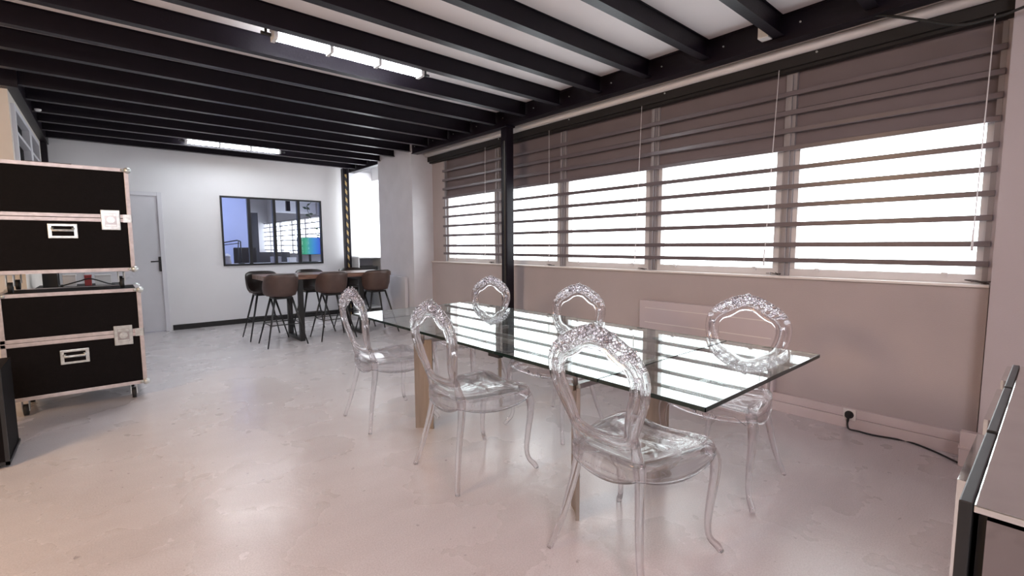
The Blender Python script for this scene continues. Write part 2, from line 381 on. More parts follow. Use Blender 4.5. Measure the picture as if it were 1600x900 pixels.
wn = ['barred window nearest the mauve wall, widest in view', 'second barred window counting from the mauve wall', 'third and middle barred window of the five', 'barred window just right of the black column', 'barred window next to the light grey pillar']
for i, (a, b) in enumerate(bays): window(i+2, a, b, wn[i])
bm = bmesh.new()
for (a, b) in ((1.305, 1.375), (2.435, 2.48), (3.565, 3.61), (4.675, 4.75), (5.90, 5.92)): box(bm, 3.815, 3.91, a, b, 1.008, 2.47)
for (a, b) in ((2.415, 2.435), (2.48, 2.50), (3.545, 3.565), (3.61, 3.63)): box(bm, 3.83, 3.91, a, b, 1.008, 2.47)
struct(obj('trim_9', bm, 'frame_grey'), 'grey posts between the window bays', 'mullion')
# bars
gr = empty('security_grille', (3.785, 3.0, 1.008)); tag(gr, 'grey horizontal security bars running across all the windows', 'window bars')
for z in (1.126, 1.239, 1.386, 1.522, 1.656, 1.788, 1.930, 2.055, 2.18, 2.312):
    bm = bmesh.new(); box(bm, -.010, .014, -2.74, 2.93, z-1.008-.017, z-1.008+.016)
    obj('bar', bm, 'bar', gr, bevel=.004)
for y in (.275, 1.34, 2.458, 3.588, 4.712, 5.90):
    bm = bmesh.new(); box(bm, .012, .020, y-3.0-.012, y-3.0+.012, 0, 1.44)
    obj('upright', bm, 'frame_grey', gr)
# ================================================================== door
d = empty('door_1', (.23, DB, 0)); struct(d, 'pale grey door with black lever handle behind the flight cases', 'door')
obj('door_leaf', B((-.40, .385, .01, .05, .005, 1.975)), 'door', d, bevel=.002)
obj('door_frame', B((-.46, -.40, -.02, .10, 0, 2.03), (.385, .44, -.02, .10, 0, 2.03), (-.40, .385, -.02, .10, 1.975, 2.03)), 'door_frame', d, bevel=.004)
bm = bmesh.new(); box(bm, .355, .395, -.012, .012, .885, 1.10); obj('handle_plate', bm, 'black_steel', d, bevel=.003)
bm = bmesh.new(); tube(bm, [(.375, .0, 1.035), (.375, -.05, 1.035), (.365, -.056, 1.035), (.26, -.056, 1.032)], .009, 8); obj('handle', bm, 'black_steel', d)
# interior window
iw = empty('window_20', ((WX0+WX1)/2, DB, WZ0)); struct(iw, 'black steel framed interior window in the back wall', 'window')
ww = (WX1-WX0)/2; hh = WZ1-WZ0
obj('window_frame', B((-ww, ww, -.02, .05, 0, .030), (-ww, ww, -.02, .05, hh-.025, hh), (-ww, -ww+.025, -.02, .05, .025, hh-.025), (ww-.025, ww, -.02, .05, .025, hh-.025)), 'black_steel', iw)
for k in (1, 2, 3):
    x = -ww + 2*ww*k/4 + (.01, 0, 0)[k-1]
    obj('mullion', B((x-.023, x+.023, -.018, .045, .025, hh-.025)), 'black_steel', iw)
for k in range(4):
    obj('glass_pane', B((-ww+2*ww*k/4+.02, -ww+2*ww*(k+1)/4-.02, .01, .016, .025, hh-.025)), 'office_pane', iw)

# ================================================================== columns
c = empty('steel_column', (3.50, 4.14, 0)); tag(c, 'black square steel column standing in front of the windows', 'column')
obj('shaft', B((-.05, .05, -.05, .05, .012, 2.565)), 'black_beam', c, bevel=.004)
bm = bmesh.new(); prism(bm, [(-.056, -.012), (-.05, -.02), (-.05, .02), (-.056, .012)], .02, 2.4, 2)
obj('front_rib', bm, 'black_steel', c)
obj('base_plate', B((-.10, .10, -.10, .10, 0, .012)), 'black_beam', c)
obj('top_plate', B((-.09, .05, -.08, .08, 2.545, 2.564)), 'black_beam', c)
c = empty('striped_post', (3.31, 8.38, 0)); tag(c, 'black post with yellow hazard stripes beside the back wall', 'post')
obj('striped_sleeve', B((-.022, .012, -.05, -.04, .0, 2.5)), 'hazard', c, label='yellow and black diagonal striped strip')
obj('shaft', B((-.05, .05, -.04, .05, .0, 2.6), (.012, .05, -.052, -.04, 0, 2.6), (-.05, -.022, -.052, -.04, 0, 2.6)), 'black_beam', c)

# ================================================================== fluorescent lights
def fluo(loc, L, label):
    e = empty('fluorescent_light', loc); tag(e, label, 'ceiling light', 'fluorescent tube lights between the joists')
    obj('batten', B((-.02, L+.02, -.03, .03, .055, .10)), 'batten', e, bevel=.004)
    n = 3; s = L/n
    for k in range(n):
        for dy in (-.022, .022):
            bm = bmesh.new(); tube(bm, [(k*s+.02, dy, .02), ((k+1)*s-.02, dy, .02)], .013, 10); obj('tube', bm, 'tube', e)
    for k in range(n+1):
        obj('clamp', B((k*s-.012, k*s+.012, -.045, .045, .0, .058)), 'batten', e)
    for x in (-.05, L+.05):
        bm = bmesh.new(); tube(bm, [(x, 0, .03), (x, 0, .135)], .008, 6); tube(bm, [(x-.03, 0, .03), (x+.03, 0, .03)], .012, 6); obj('bracket', bm, 'black_steel', e)
    return e
fluo((.93, 3.455, 2.59), 1.08, 'long fluorescent light glowing between the nearer ceiling joists')
fluo((.90, 7.62, 2.60), 1.14, 'fluorescent light farther back near the white back wall')

# ================================================================== glass dining table
TX0, TX1, TY0, TY1, TZ = 1.387, 2.455, .69, 3.45, .74
t = empty('glass_dining_table', ((TX0+TX1)/2, (TY0+TY1)/2, 0)); tag(t, 'long clear glass dining table on gold panel legs among clear chairs', 'table')
tcx, tcy = (TX0+TX1)/2, (TY0+TY1)/2
def slab(name, y0, y1, label, near=False, far=False):
    x0, x1 = TX0-tcx, TX1-tcx; y0 -= tcy; y1 -= tcy
    o = obj(name, B((x0+.003, x1-.003, y0+(.003 if near else 0), y1-(.003 if far else 0), TZ-.014, TZ)), 'table_glass', t, label=label)
    e = [(x0, x0+.0028, y0, y1, TZ-.0150, TZ+.0003), (x1-.0028, x1, y0, y1, TZ-.0150, TZ+.0003)]
    if near: e.append((x0, x1, y0, y0+.0028, TZ-.0150, TZ+.0003))
    else: e.append((x0+.003, x1-.003, y0-.0008, y0+.0002, TZ-.0142, TZ-.0004))
    if not far: e.append((x0+.003, x1-.003, y1-.0002, y1+.0008, TZ-.0142, TZ-.0004))
    if far: e.append((x0, x1, y1-.0028, y1, TZ-.0150, TZ+.0003))
    obj('polished_edge', B(*e), 'glass_edge', o)
slab('extension_leaf', TY0, 1.112, 'near glass leaf', near=True)
slab('glass_top', 1.119, 3.058, None)
slab('extension_leaf', 3.065, TY1, 'far glass leaf', far=True)
for sx, X0 in ((1, 1.584), (-1, 2.258)):
    for sy, Y0 in ((-1, 2.765), (1, 1.402)):
        bm = bmesh.new(); pr = []
        for k in range(7):
            u = -.064 + .128*k/6; pr.append((u, .010 + .010*math.cos(u/.064*PI/2)))
        for k in range(7):
            u = .064 - .128*k/6; pr.append((u, -.006 + .008*math.cos(u/.064*PI/2)))
        ca, sa = .62, .785
        prism(bm, [(X0-tcx+sx*(u*ca+w_*sa), Y0-tcy+sy*(u*sa-w_*ca)) for u, w_ in pr], 0, .615, 2)
        obj('leg', bm, 'brass', t)
        X1, Y1 = X0-tcx, Y0-tcy
        bm = bmesh.new(); tube(bm, [(X1, Y1, .615), (X1, Y1, TZ-.0155)], .012, 10)
        tube(bm, [(X1, Y1, TZ-.021), (X1, Y1, TZ-.0152)], .03, 16); obj('glass_support', bm, 'steel', t)
for Y0 in (1.41, 2.775):
    obj('cross_rail', B((1.56-tcx, 2.34-tcx, Y0-tcy-.015, Y0-tcy+.015, .59, .614)), 'steel', t)
for X0 in (1.90, 2.0):
    obj('sliding_rail', B((X0-tcx-.014, X0-tcx+.014, 1.30-tcy, 2.88-tcy, .616, .64)), 'steel', t)
obj('mechanism_plate', B((1.46-tcx, 1.66-tcx, 1.44-tcy, 1.60-tcy, .697, .705)), 'steel', t)
bm = B((1.392-tcx, 1.42-tcx, 1.72-tcy, 1.80-tcy, .708, .727)); obj('catch', bm, 'black_steel', t)

# ================================================================== clear baroque chairs
def back_y(z): return -.186 - (z-.5)*.155 - .02*math.sin((z-.5)/.465*PI)
OUT = [(0,.962),(.05,.956),(.10,.936),(.155,.905),(.203,.862),(.229,.805),(.227,.74),(.208,.68),(.183,.625),(.160,.575),(.143,.53),(.09,.503),(0,.496)]
INN = [(0,.874),(.040,.866),(.072,.843),(.100,.826),(.130,.815),(.152,.785),(.151,.745),(.138,.70),(.124,.655),(.114,.61),(.104,.573),(.06,.557),(0,.553)]
def loop(P, n):
    full = P + [(-x, z) for x, z in P[-2:0:-1]]
    return spline([(x, 0, z) for x, z in full], n, True)
def backrest_bm():
    bm = bmesh.new(); n = 6; O = loop(OUT, n); I = loop(INN, n); N = len(O)
    # cross-section: s from inner (0) to outer (1), relief on the rear face with raised mouldings
    front = [(0, .000), (.06, .010), (.14, .0125), (.22, .0085), (.30, .007), (.5, .0065), (.68, .007), (.78, .0095), (.88, .0135), (.95, .010), (1.0, .002)]
    rear = [(1.0, -.004), (.93, -.012), (.84, -.013), (.76, -.008), (.6, -.006), (.4, -.006), (.26, -.007), (.19, -.0125), (.10, -.0135), (.04, -.010), (0, -.004)]
    rings = []
    for k in range(N):
        ring = []
        for s, h in front + rear:
            p = I[k].lerp(O[k], s); y = back_y(p.z)
            hh_ = h
            ring.append(bm.verts.new((p.x, y + hh_, p.z)))
        rings.append(ring)
    m = len(rings[0])
    for k in range(N):
        for j in range(m):
            f = bm.faces.new((rings[k][j], rings[k][(j+1) % m], rings[(k+1) % N][(j+1) % m], rings[(k+1) % N][j])); f.smooth = True
    return bm
def bead_bm():
    bm = bmesh.new(); n = 7
    O = loop(OUT, n); I = loop(INN, n)
    for k in range(0, len(O)):
        p = I[k].lerp(O[k], .33)
        if k % 1 == 0:
            for s in (1, -1): ball(bm, (p.x, back_y(p.z)+s*.007, p.z), .0032, 1)
    # scroll on each side
    for sx in (-1, 1):
        pts = [(sx*.196, .70), (sx*.203, .74), (sx*.204, .785), (sx*.196, .803), (sx*.182, .800), (sx*.177, .784)]
        for s in (1, -1): tube(bm, [(x, back_y(z)+s*.009, z) for x, z in pts], [.003, .006, .007, .007, .006, .003], 6)
    return bm
def crest_bm():
    bm = bmesh.new(); rnd = random.Random(3)
    O = loop(OUT, 12); I = loop(INN, 12); N = len(O)
    def at(u, s):
        k = int(round(u*N)) % N; return I[k].lerp(O[k], s)
    def flower(u, s, r, pet=6):
        p = at(u, s)
        for sd in (1, -1):
            y = back_y(p.z) + sd*.010
            ball(bm, (p.x, y+sd*.006, p.z), r*.42, 1, jit=.08)
            ph = rnd.random()*6
            for q in range(pet):
                a = ph+2*PI*q/pet
                ball(bm, (p.x+math.cos(a)*r*.72, y+sd*rnd.uniform(0, .004), p.z+math.sin(a)*r*.72), r*.45, 1, (1, .75, 1), .15)
    def leaf(u, s, r, a):
        p = at(u, s)
        for sd in (1, -1):
            y = back_y(p.z)+sd*.010
            pts = [Vector((p.x+math.cos(a)*r*t_, y+sd*.006*math.sin((t_+1)*PI/2), p.z+math.sin(a)*r*t_)) for t_ in (-1, -.5, 0, .5, 1)]
            tube(bm, pts, [.0015, r*.35, r*.45, r*.32, .0015], 6)
    for sx in (1, -1):
        for u, s, r in ((.035, .72, .021), (.066, .78, .019), (.098, .74, .019), (.128, .78, .016), (.155, .80, .014), (.185, .82, .011), (.045, .36, .010), (.085, .42, .010), (.12, .44, .009)):
            flower(sx*u, s, r)
        for i in range(14):
            leaf(sx*rnd.uniform(.01, .17), rnd.uniform(.38, .98), rnd.uniform(.010, .018), rnd.uniform(0, PI))
    flower(0, .72, .026, 7); flower(0, .98, .012, 5)
    return bm
def leg_front(sx):
    bm = bmesh.new()
    P = [(sx*.190, .175, .445), (sx*.212, .208, .435), (sx*.228, .228, .39), (sx*.228, .230, .32), (sx*.219, .221, .22), (sx*.213, .214, .12), (sx*.220, .222, .06), (sx*.243, .246, .024), (sx*.252, .256, .002)]
    pts = spline(P, 3); r = []
    R_ = [.020, .025, .0235, .019, .0165, .0135, .0125, .0145, .0125]
    for i in range(len(pts)):
        f = i/3; a = int(min(f, 7)); r.append(R_[a]+(R_[min(a+1, 8)]-R_[a])*(f-a))
    tube(bm, pts, r, 10); return bm
def leg_rear(sx):
    bm = bmesh.new()
    P = [(sx*.145, -.197, .56), (sx*.139, -.182, .50), (sx*.142, -.166, .44), (sx*.150, -.172, .36), (sx*.165, -.195, .25), (sx*.185, -.218, .14), (sx*.208, -.236, .06), (sx*.226, -.250, .002)]
    pts = spline(P, 3); R_ = [.013, .020, .023, .0195, .0165, .0145, .013, .0125]; r = []
    for i in range(len(pts)):
        f = i/3; a = int(min(f, 6)); r.append(R_[a]+(R_[min(a+1, 7)]-R_[a])*(f-a))
    tube(bm, pts, r, 10); return bm
def seat_bm():
    bm = bmesh.new(); n = 56
    C = [(0, .222), (.10, .232), (.18, .235), (.228, .222), (.236, .16), (.222, .04), (.200, -.08), (.178, -.16), (.150, -.193), (.08, -.200), (0, -.200)]
    full = C + [(-x, y) for x, y in C[-2:0:-1]]
    Lp = spline([(x, y, 0) for x, y in full], 3, True); n = len(Lp)
    def apron(p):
        # scalloped lower edge: deep by the legs, shallow between
        ax = abs(p.x)
        if p.y > .20: q = (p.x+.2)/.4
        elif p.y < -.185: q = (p.x+.15)/.3
        else: q = (p.y+.19)/.40
        q = min(1, max(0, q)); base = .040 if p.y > -.185 else .046
        return base + (.042 if p.y < .2 else .034)*math.sin(PI*q)**.8
    rings = []
    spec = [(.04, .462, 0), (.35, .461, 0), (.65, .463, 0), (.82, .468, 0), (.92, .470, 0), (.975, .466, 0), (1.0, .455, 0)]
    for s, z, _ in spec: rings.append([bm.verts.new((p.x*s, (p.y-.02)*s+.02, z + .010*math.sin((p.x*s/.23)**2*PI)*(1 if p.y > 0 else .4) - .018*max(0, p.y*s-.12)*4*0)) for p in Lp])
    for t_, w in ((.25, 1.008), (.5, 1.004), (.75, 1.0), (1.0, 1.012), (1.0, .985), (.72, .972), (.3, .975)):
        if w >= 1: rings.append([bm.verts.new((p.x*w, p.y*w, .455-apron(p)*t_)) for p in Lp])
        else: rings.append([bm.verts.new((p.x*w, p.y*w, .455-apron(p)*t_)) for p in Lp])
    for s, z in ((.965, .452), (.9, .459), (.65, .454), (.35, .452), (.04, .453)):
        rings.append([bm.verts.new((p.x*s, (p.y-.02)*s+.02, z)) for p in Lp])
    for i in range(len(rings)-1):
        for k in range(n):
            f = bm.faces.new((rings[i][k], rings[i][(k+1) % n], rings[i+1][(k+1) % n], rings[i+1][k])); f.smooth = True
    bm.faces.new(rings[0]); bm.faces.new(rings[-1][::-1])
    return bm
def carving_bm():
    bm = bmesh.new(); rnd = random.Random(5)
    for i in range(16):
        x = rnd.uniform(-.055, .055); z = .405 - .012*math.cos(x/.055*PI/2) + rnd.uniform(-.012, .012)
        ball(bm, (x, .236, z), rnd.uniform(.005, .009), 1, (1.2, .6, 1), .15)
    for sx in (1, -1):
        tube(bm, [(sx*.05, .236, .410), (sx*.10, .240, .420), (sx*.15, .242, .425), (sx*.20, .236, .400)], [.002, .004, .004, .002], 6)
    # beads along the back edge of the shell
    for k in range(21):
        a = -1+2*k/20; ball(bm, (a*.13, -.2015, .408), .003, 1)
    return bm
def make_chair():
    e = empty('clear_chair'); 
    s = obj('seat', seat_bm(), 'clear_seat', e); obj('apron_carving', carving_bm(), 'clear', s)['kind'] = 'stuff'
    b = obj('backrest', backrest_bm(), 'clear', e); obj('crest_carving', crest_bm(), 'clear', b)['kind'] = 'stuff'; obj('beading', bead_bm(), 'clear', b)['kind'] = 'stuff'
    for sx in (-1, 1): obj('leg', leg_front(sx), 'clear', e)
    for sx in (-1, 1): obj('leg', leg_rear(sx), 'clear', e)
    return e
proto = make_chair()
# x, y, facing angle (rotation of local +Y)
spots = [
 (1.567, 1.075, -90, 'clear plastic baroque chair nearest the camera, its carved back towards us'),
 (1.512, 2.100, -92, 'clear baroque chair in the middle of the near long side of the table'),
 (1.508, 3.130, -91, 'clear baroque chair at the far corner of the near side, closest to the bar table'),
 (2.448, 1.115, 92, 'clear baroque chair on the window side at the near end of the glass table'),
 (2.320, 2.230, 96, 'clear baroque chair in the middle of the window side of the table'),
 (2.40, 3.335, 100, 'clear baroque chair beside the black column at the far end of the table')]
for i, (x, y, a, lab) in enumerate(spots):
    o = proto if i == 0 else copy_tree(proto)
    o.location = (x, y, 0); o.rotation_euler = (0, 0, math.radians(a)); tag(o, lab, 'chair', 'clear baroque chairs around the glass table')

# ================================================================== bar table and stools
bt = empty('bar_table', (2.30, 6.70, 0)); tag(bt, 'long dark wooden counter table on black steel frames by back wall', 'table')
for k in range(4):
    y0 = -.300+k*.150
    obj('plank', B((-.84, .86, y0+.001, y0+.149, .815, .872)), 'walnut', bt, bevel=.004)
for x in (-.40, .42):
    obj('leg_frame', B((x-.03, x+.03, -.28, -.22, 0, .814), (x-.03, x+.03, .22, .28, 0, .814), (x-.03, x+.03, -.22, .22, 0, .04), (x-.03, x+.03, -.22, .22, .775, .814)), 'black_steel', bt, bevel=.003)
def shell_bm():
    bm = bmesh.new(); n = 40; rings = []
    def wall(a):
        # a: angle from the back (-Y); height of the rim
        t = abs(a)/PI
        return .012 + .268*(1/(1+math.exp((t-.52)*16)))
    def P(a, r, z): return (math.sin(a)*r*.195/.195, -math.cos(a)*r, z)
    angs = [-PI+2*PI*k/n for k in range(n)]
    spec = [(.03, 0), (.09, 0), (.14, 0), (.170, .0)]
    for r, _ in spec: rings.append([bm.verts.new(P(a, r, .605+.02*(r/.17)**3)) for a in angs])
    for t in (.12, .35, .6, .85, 1.0):
        ring = []
        for a in angs:
            r = .17+.028*min(1, t*2.5)+.012*t; ring.append(bm.verts.new(P(a, r, .625+(wall(a)-.012)*t)))
        rings.append(ring)
    for t in (1.0, .85, .6, .35, .12):
        rings.append([bm.verts.new(P(a, .17+.028*min(1, t*2.5)+.012*t-.020, .632+(wall(a)-.012)*t+(.006 if t == 1 else 0))) for a in angs])
    for r in (.145, .10, .03): rings.append([bm.verts.new(P(a, r, .632)) for a in angs])
    for i in range(len(rings)-1):
        for k in range(n):
            f = bm.faces.new((rings[i][k], rings[i][(k+1) % n], rings[i+1][(k+1) % n], rings[i+1][k])); f.smooth = True; f.material_index = 0 if i < 8 else 1
    bm.faces.new(rings[0]); f = bm.faces.new(rings[-1]); f.material_index = 1
    return bm
def make_stool():
    e = empty('bar_stool')
    obj('seat_shell', shell_bm(), ['leather', 'leather_in'], e)
    bm = bmesh.new(); box(bm, -.11, .11, -.11, .11, .585, .605); obj('seat_plate', bm, 'black_steel', e)
    for sx in (-1, 1):
        for sy in (-1, 1):
            bm = bmesh.new(); tube(bm, [(sx*.10, sy*.10, .595), (sx*.235, sy*.225, 0)], [.014, .008], 8); obj('leg', bm, 'black_steel', e)
    bm = bmesh.new(); k = .178
    for a, b in (((-k, -k), (k, -k)), ((k, -k), (k, k)), ((k, k), (-k, k)), ((-k, k), (-k, -k))): tube(bm, [(a[0], a[1]*.96, .27), (b[0], b[1]*.96, .27)], .006, 6)
    obj('footrest', bm, 'black_steel', e)
    return e
st = make_stool()
sp = [(1.66, 6.43, 0, 'brown leather bar stool at the left end of the wooden table, back towards us'),
      (2.30, 6.43, 0, 'brown leather bar stool at the middle of the near side of the wooden table'),
      (2.93, 6.43, 0, 'brown leather bar stool nearest the light grey pillar'),
      (1.60, 7.05, 180, 'bar stool tucked on the far side at the left end of the wooden table'),
      (2.24, 7.06, 180, 'bar stool on the far side of the wooden table, behind its middle'),
      (2.86, 7.06, 180, 'bar stool on the far side of the wooden table, nearest the striped post')]
for i, (x, y, a, lab) in enumerate(sp):
    o = st if i == 0 else copy_tree(st)
    o.location = (x, y, 0); o.rotation_euler = (0, 0, math.radians(a)); tag(o, lab, 'bar stool', 'leather bar stools at the wooden table')

# ================================================================== flight cases
def latch(parent, x, y, z, s=1.0):
    e = obj('latch', B((x-.058*s, x+.058*s, y-.006, y, z-.078*s, z+.078*s)), 'chrome', parent, bevel=.004)
    bm = bmesh.new(); box(bm, x-.036, x+.036, y-.0085, y-.006, z-.052, z+.052); obj('recess', bm, 'steel', e)
    bm = bmesh.new(); tube(bm, [(x, y-.006, z), (x, y-.016, z)], .026, 14)
    box(bm, x-.034, x+.034, y-.016, y-.008, z+.030, z+.048); box(bm, x-.034, x+.034, y-.014, y-.008, z-.05, z-.036); box(bm, x-.006, x+.006, y-.022, y-.012, z-.024, z+.024)
    obj('butterfly_key', bm, 'chrome', e)
def handle(parent, x, y, z):
    w, h = .083, .055
    e = obj('handle_plate', B((x-w, x+w, y-.006, y, z-h, z+h)), 'chrome', parent, bevel=.004)
    bm = bmesh.new(); box(bm, x-w+.022, x+w-.022, y-.0075, y-.006, z-h+.018, z+h-.018); obj('recess', bm, 'case_black', e)
    bm = bmesh.new(); tube(bm, [(x-w+.026, y-.010, z+.022), (x-w+.026, y-.016, z+.004), (x+w-.026, y-.016, z+.004), (x+w-.026, y-.010, z+.022)], .010, 8); obj('grip', bm, 'chrome', e)
def flight_case(name, loc, W_, D_, zb, zt, zs, lab, hx, hz, lx, casters, rz=0):
    e = empty(name, loc, rz); tag(e, lab, 'flight case', 'stacked black flight cases')
    w = W_/2; d_ = D_/2; sv = .026
    obj('lower_body', B((-w+.004, w-.004, -d_+.004, d_-.004, zb+.004, zs-.006)), 'case_black', e)
    obj('lid', B((-w+.004, w-.004, -d_+.004, d_-.004, zs+.002, zt-.004)), 'case_black', e)
    for zz, hgt in ((zb, sv), (zt-sv, sv), (zs-.030, .028), (zs+.001, .028)):
        obj('edge_profile', B((-w, w, -d_, -d_+.010, zz, zz+hgt), (-w, w, d_-.010, d_, zz, zz+hgt), (-w, -w+.010, -d_, d_, zz, zz+hgt), (w-.010, w, -d_, d_, zz, zz+hgt)), 'alu', e, bevel=.002)
    for zz in (zb-.001, zt-.002):
        obj('edge_profile', B((-w, w, -d_, -d_+.03, zz, zz+.003), (-w, w, d_-.03, d_, zz, zz+.003), (-w, -w+.03, -d_, d_, zz, zz+.003), (w-.03, w, -d_, d_, zz, zz+.003)), 'alu', e)
    for sx in (-1, 1):
        for sy in (-1, 1):
            bm = bmesh.new(); xa, xb = sorted((sx*w, sx*(w-.028))); ya, yb = sorted((sy*d_, sy*(d_-.028)))
            box(bm, xa, xb, ya, yb, zb, zt)
            obj('corner_profile', bm, 'alu', e, bevel=.003)
            for zz in (zb+.012, zt-.012):
                bm = bmesh.new(); ball(bm, (sx*(w-.006), sy*(d_-.006), zz), .026, 2)
                for q in ((-sx*.035, 0), (0, -sy*.035)): ball(bm, (sx*(w-.002)+q[0], sy*(d_-.002)+q[1], zz), .014, 1)
                obj('ball_corner', bm, 'chrome', e)
    handle(e, hx, -d_, hz)
    latch(e, lx, -d_, zs-.015)
    # hinge tab wrapping the corner at the seam
    obj('corner_tab', B((w-.055, w+.003, -d_-.003, -d_+.001, zs-.032, zs+.030), (w-.001, w+.003, -d_-.003, -d_+.05, zs-.032, zs+.030)), 'chrome', e)
    if casters:
        for sx in (-1, 1):
            for sy in (-1, 1):
                x, y = sx*(w-.09), sy*(d_-.075); r = .042 if zb < .3 else .040
                c_ = obj('caster', B((x-.045, x+.045, y-.04, y+.04, zb-.006, zb), (x-.022, x-.016, y-.022, y+.028, zb-.09, zb-.006), (x+.016, x+.022, y-.022, y+.028, zb-.09, zb-.006)), 'chrome', e)
                bm = bmesh.new(); zc = casters + r; tube(bm, [(x-.013, y, zc), (x+.013, y, zc)], r, 16); obj('wheel', bm, 'rubber', c_)
                c_['label'] = 'swivel caster'
    return e
flight_case('flight_case', (-.205, 5.16, 0), .81, .55, .125, .912, .555, 'lower black flight case with aluminium edges standing on the floor', -.02, .415, .275, .0005)
flight_case('flight_case', (-.225, 5.19, 0), .81, .55, 1.055, 1.868, 1.475, 'upper black flight case stacked on the other, its top above eye level', -.005, 1.370, .275, .914)
tag(obj('dark_board', B((-.44, -.16, 5.22, 5.38, 1.872, 1.90), (-.44, -.16, 5.22, 5.235, 1.90, 1.912)), 'wood_dark'), 'flat dark board lying on top of the upper flight case', 'board')
# black case at the left edge
e = empty('black_case', (-.75, 4.06, 0)); tag(e, 'tall black box with edge trim at the left picture border near the floor', 'case')
obj('body', B((-.26, .255, -.22, .22, .02, .56)), 'case_black', e)
obj('edge_trim', B((.245, .262, -.226, -.210, .015, .565), (-.26, .262, -.226, -.21, .015, .035), (.245, .262, -.226, .226, .012, .03)), 'black_steel', e)
bm = bmesh.new()
for x in (-.2, .2):
    for y in (-.17, .17): tube(bm, [(x, y, 0), (x, y, .02)], .02, 10)
obj('foot', bm, 'rubber', e)
# storage behind the cases, glimpsed through the gap
sh = empty('storage_cabinet', (-.12, 6.2, 0)); tag(sh, 'grey cabinet behind the flight cases, glimpsed through the gap between them', 'cabinet')
obj('carcass', B((-.36, .20, -.2, .2, .02, .86)), 'grey_box', sh); obj('top', B((-.38, .22, -.22, .22, .86, .88)), 'black_matt', sh, bevel=.003)
obj('door', B((-.35, -.09, -.215, -.2, .04, .84)), 'grey_box', sh); obj('door', B((-.08, .19, -.215, -.2, .04, .84)), 'grey_box', sh)
obj('plinth', B((-.34, .18, -.18, .18, 0, .02)), 'black_matt', sh)
for i, (x, w_, h_, m_, lb_, ct) in enumerate((( -.40, .10, .14, 'black_matt', 'black device at the left in the gap between the flight cases', 'device'), (-.27, .09, .11, 'frame_light', 'white carton in the gap between the flight cases', 'carton'), (-.14, .05, .10, 'red', 'small dull red box in the gap between the flight cases', 'box'), (-.03, .12, .10, 'frame_light', 'wider white carton in the gap, left of the caster', 'carton'))):
    e = empty('equipment_box' if ct != 'carton' else 'carton', (x, 6.1, .88)); tag(e, lb_, ct)
    obj('body', B((-w_/2, w_/2, -.06, .06, 0, h_-.012)), m_, e, bevel=.003); obj('lid', B((-w_/2-.002, w_/2+.002, -.062, .062, h_-.012, h_)), m_, e, bevel=.002)
bm = bmesh.new(); tube(bm, spline([(-.33, 6.02, .888), (-.2, 5.98, .93), (-.12, 5.97, .95), (.0, 5.98, .90), (.05, 6.0, .888)], 6), .006, 6)
tag(obj('black_cable', bm, 'rubber'), 'thin black cable looping over the cartons behind the flight cases', 'cable')
# smoke detector
bm = bmesh.new(); tube(bm, [(-.41, 6.64, 2.598), (-.41, 6.64, 2.588), (-.41, 6.64, 2.578)], [.026, .026, .018], 20)
tag(center(obj('smoke_detector', bm, 'batten')), 'small white round detector under the joists above the left partition', 'detector')

# ================================================================== niche furniture
n = empty('white_cabinet', (3.64, 8.33, 0)); tag(n, 'white open cabinet standing in the niche behind the striped post', 'cabinet')
obj('top', B((-.24, .25, -.2, .24, 1.02, 1.045)), 'batten', n, bevel=.003)
obj('side_panel', B((-.235, -.215, -.19, .24, 0, 1.02)), 'batten', n); obj('side_panel', B((.215, .24, -.19, .24, 0, 1.02)), 'batten', n)
obj('back_panel', B((-.215, .215, .22, .24, 0, 1.02)), 'grey_box', n); obj('shelf', B((-.215, .215, -.18, .22, .78, .80)), 'batten', n)
obj('shelf', B((-.215, .215, -.18, .22, .10, .12)), 'batten', n)
obj('roller_blind_dummy', B((3.36, 3.895, 8.565, 8.588, 1.06, 2.60)), 'niche_wall').name = 'white_board'
o = bpy.data.objects['white_board']; center(o); tag(o, 'bright white panel on the wall between striped post and pillar', 'board')
e = empty('black_printer', (3.62, 8.33, .80)); tag(e, 'flat black device on the shelf of the white cabinet', 'device')
obj('body', B((-.15, .17, -.14, .14, 0, .07)), 'black_matt', e, bevel=.006); obj('tray', B((-.12, .14, -.17, -.14, .01, .02)), 'black_matt', e)
bm = bmesh.new(); tube(bm, spline([(3.80, 8.2, 2.5), (3.795, 8.22, 2.0), (3.80, 8.2, 1.5), (3.79, 8.2, 1.06)], 5), .005, 6)
# radiator on pillar
def radiator(name, loc, L, h, axis_rot, lab, mat_='radiator', slots=3):
    e = empty(name, loc, axis_rot); tag(e, lab, 'radiator')
    obj('body', B((-L/2, L/2, -.055, 0, 0, h)), mat_, e, bevel=.008)
    for k in range(slots):
        z = h-.07-k*.13
        obj('groove', B((-L/2+.06, L/2-.03, -.058, -.0548, z, z+.006)), 'trunk_b', e)
    obj('bracket', B((-L/2+.1, -L/2+.14, 0, .012, .1, h-.1), (L/2-.14, L/2-.1, 0, .012, .1, h-.1)), 'batten', e)
    return e
radiator('wall_radiator', (3.443, 6.72, .16), .62, .61, -PI/2, 'pale radiator on the grey pillar beside the last bar stool', 'door', 0)
radiator('wall_radiator', (3.753, 1.915, .145), 1.17, .595, -PI/2, 'wide pinkish-white electric radiator under the windows behind the table')
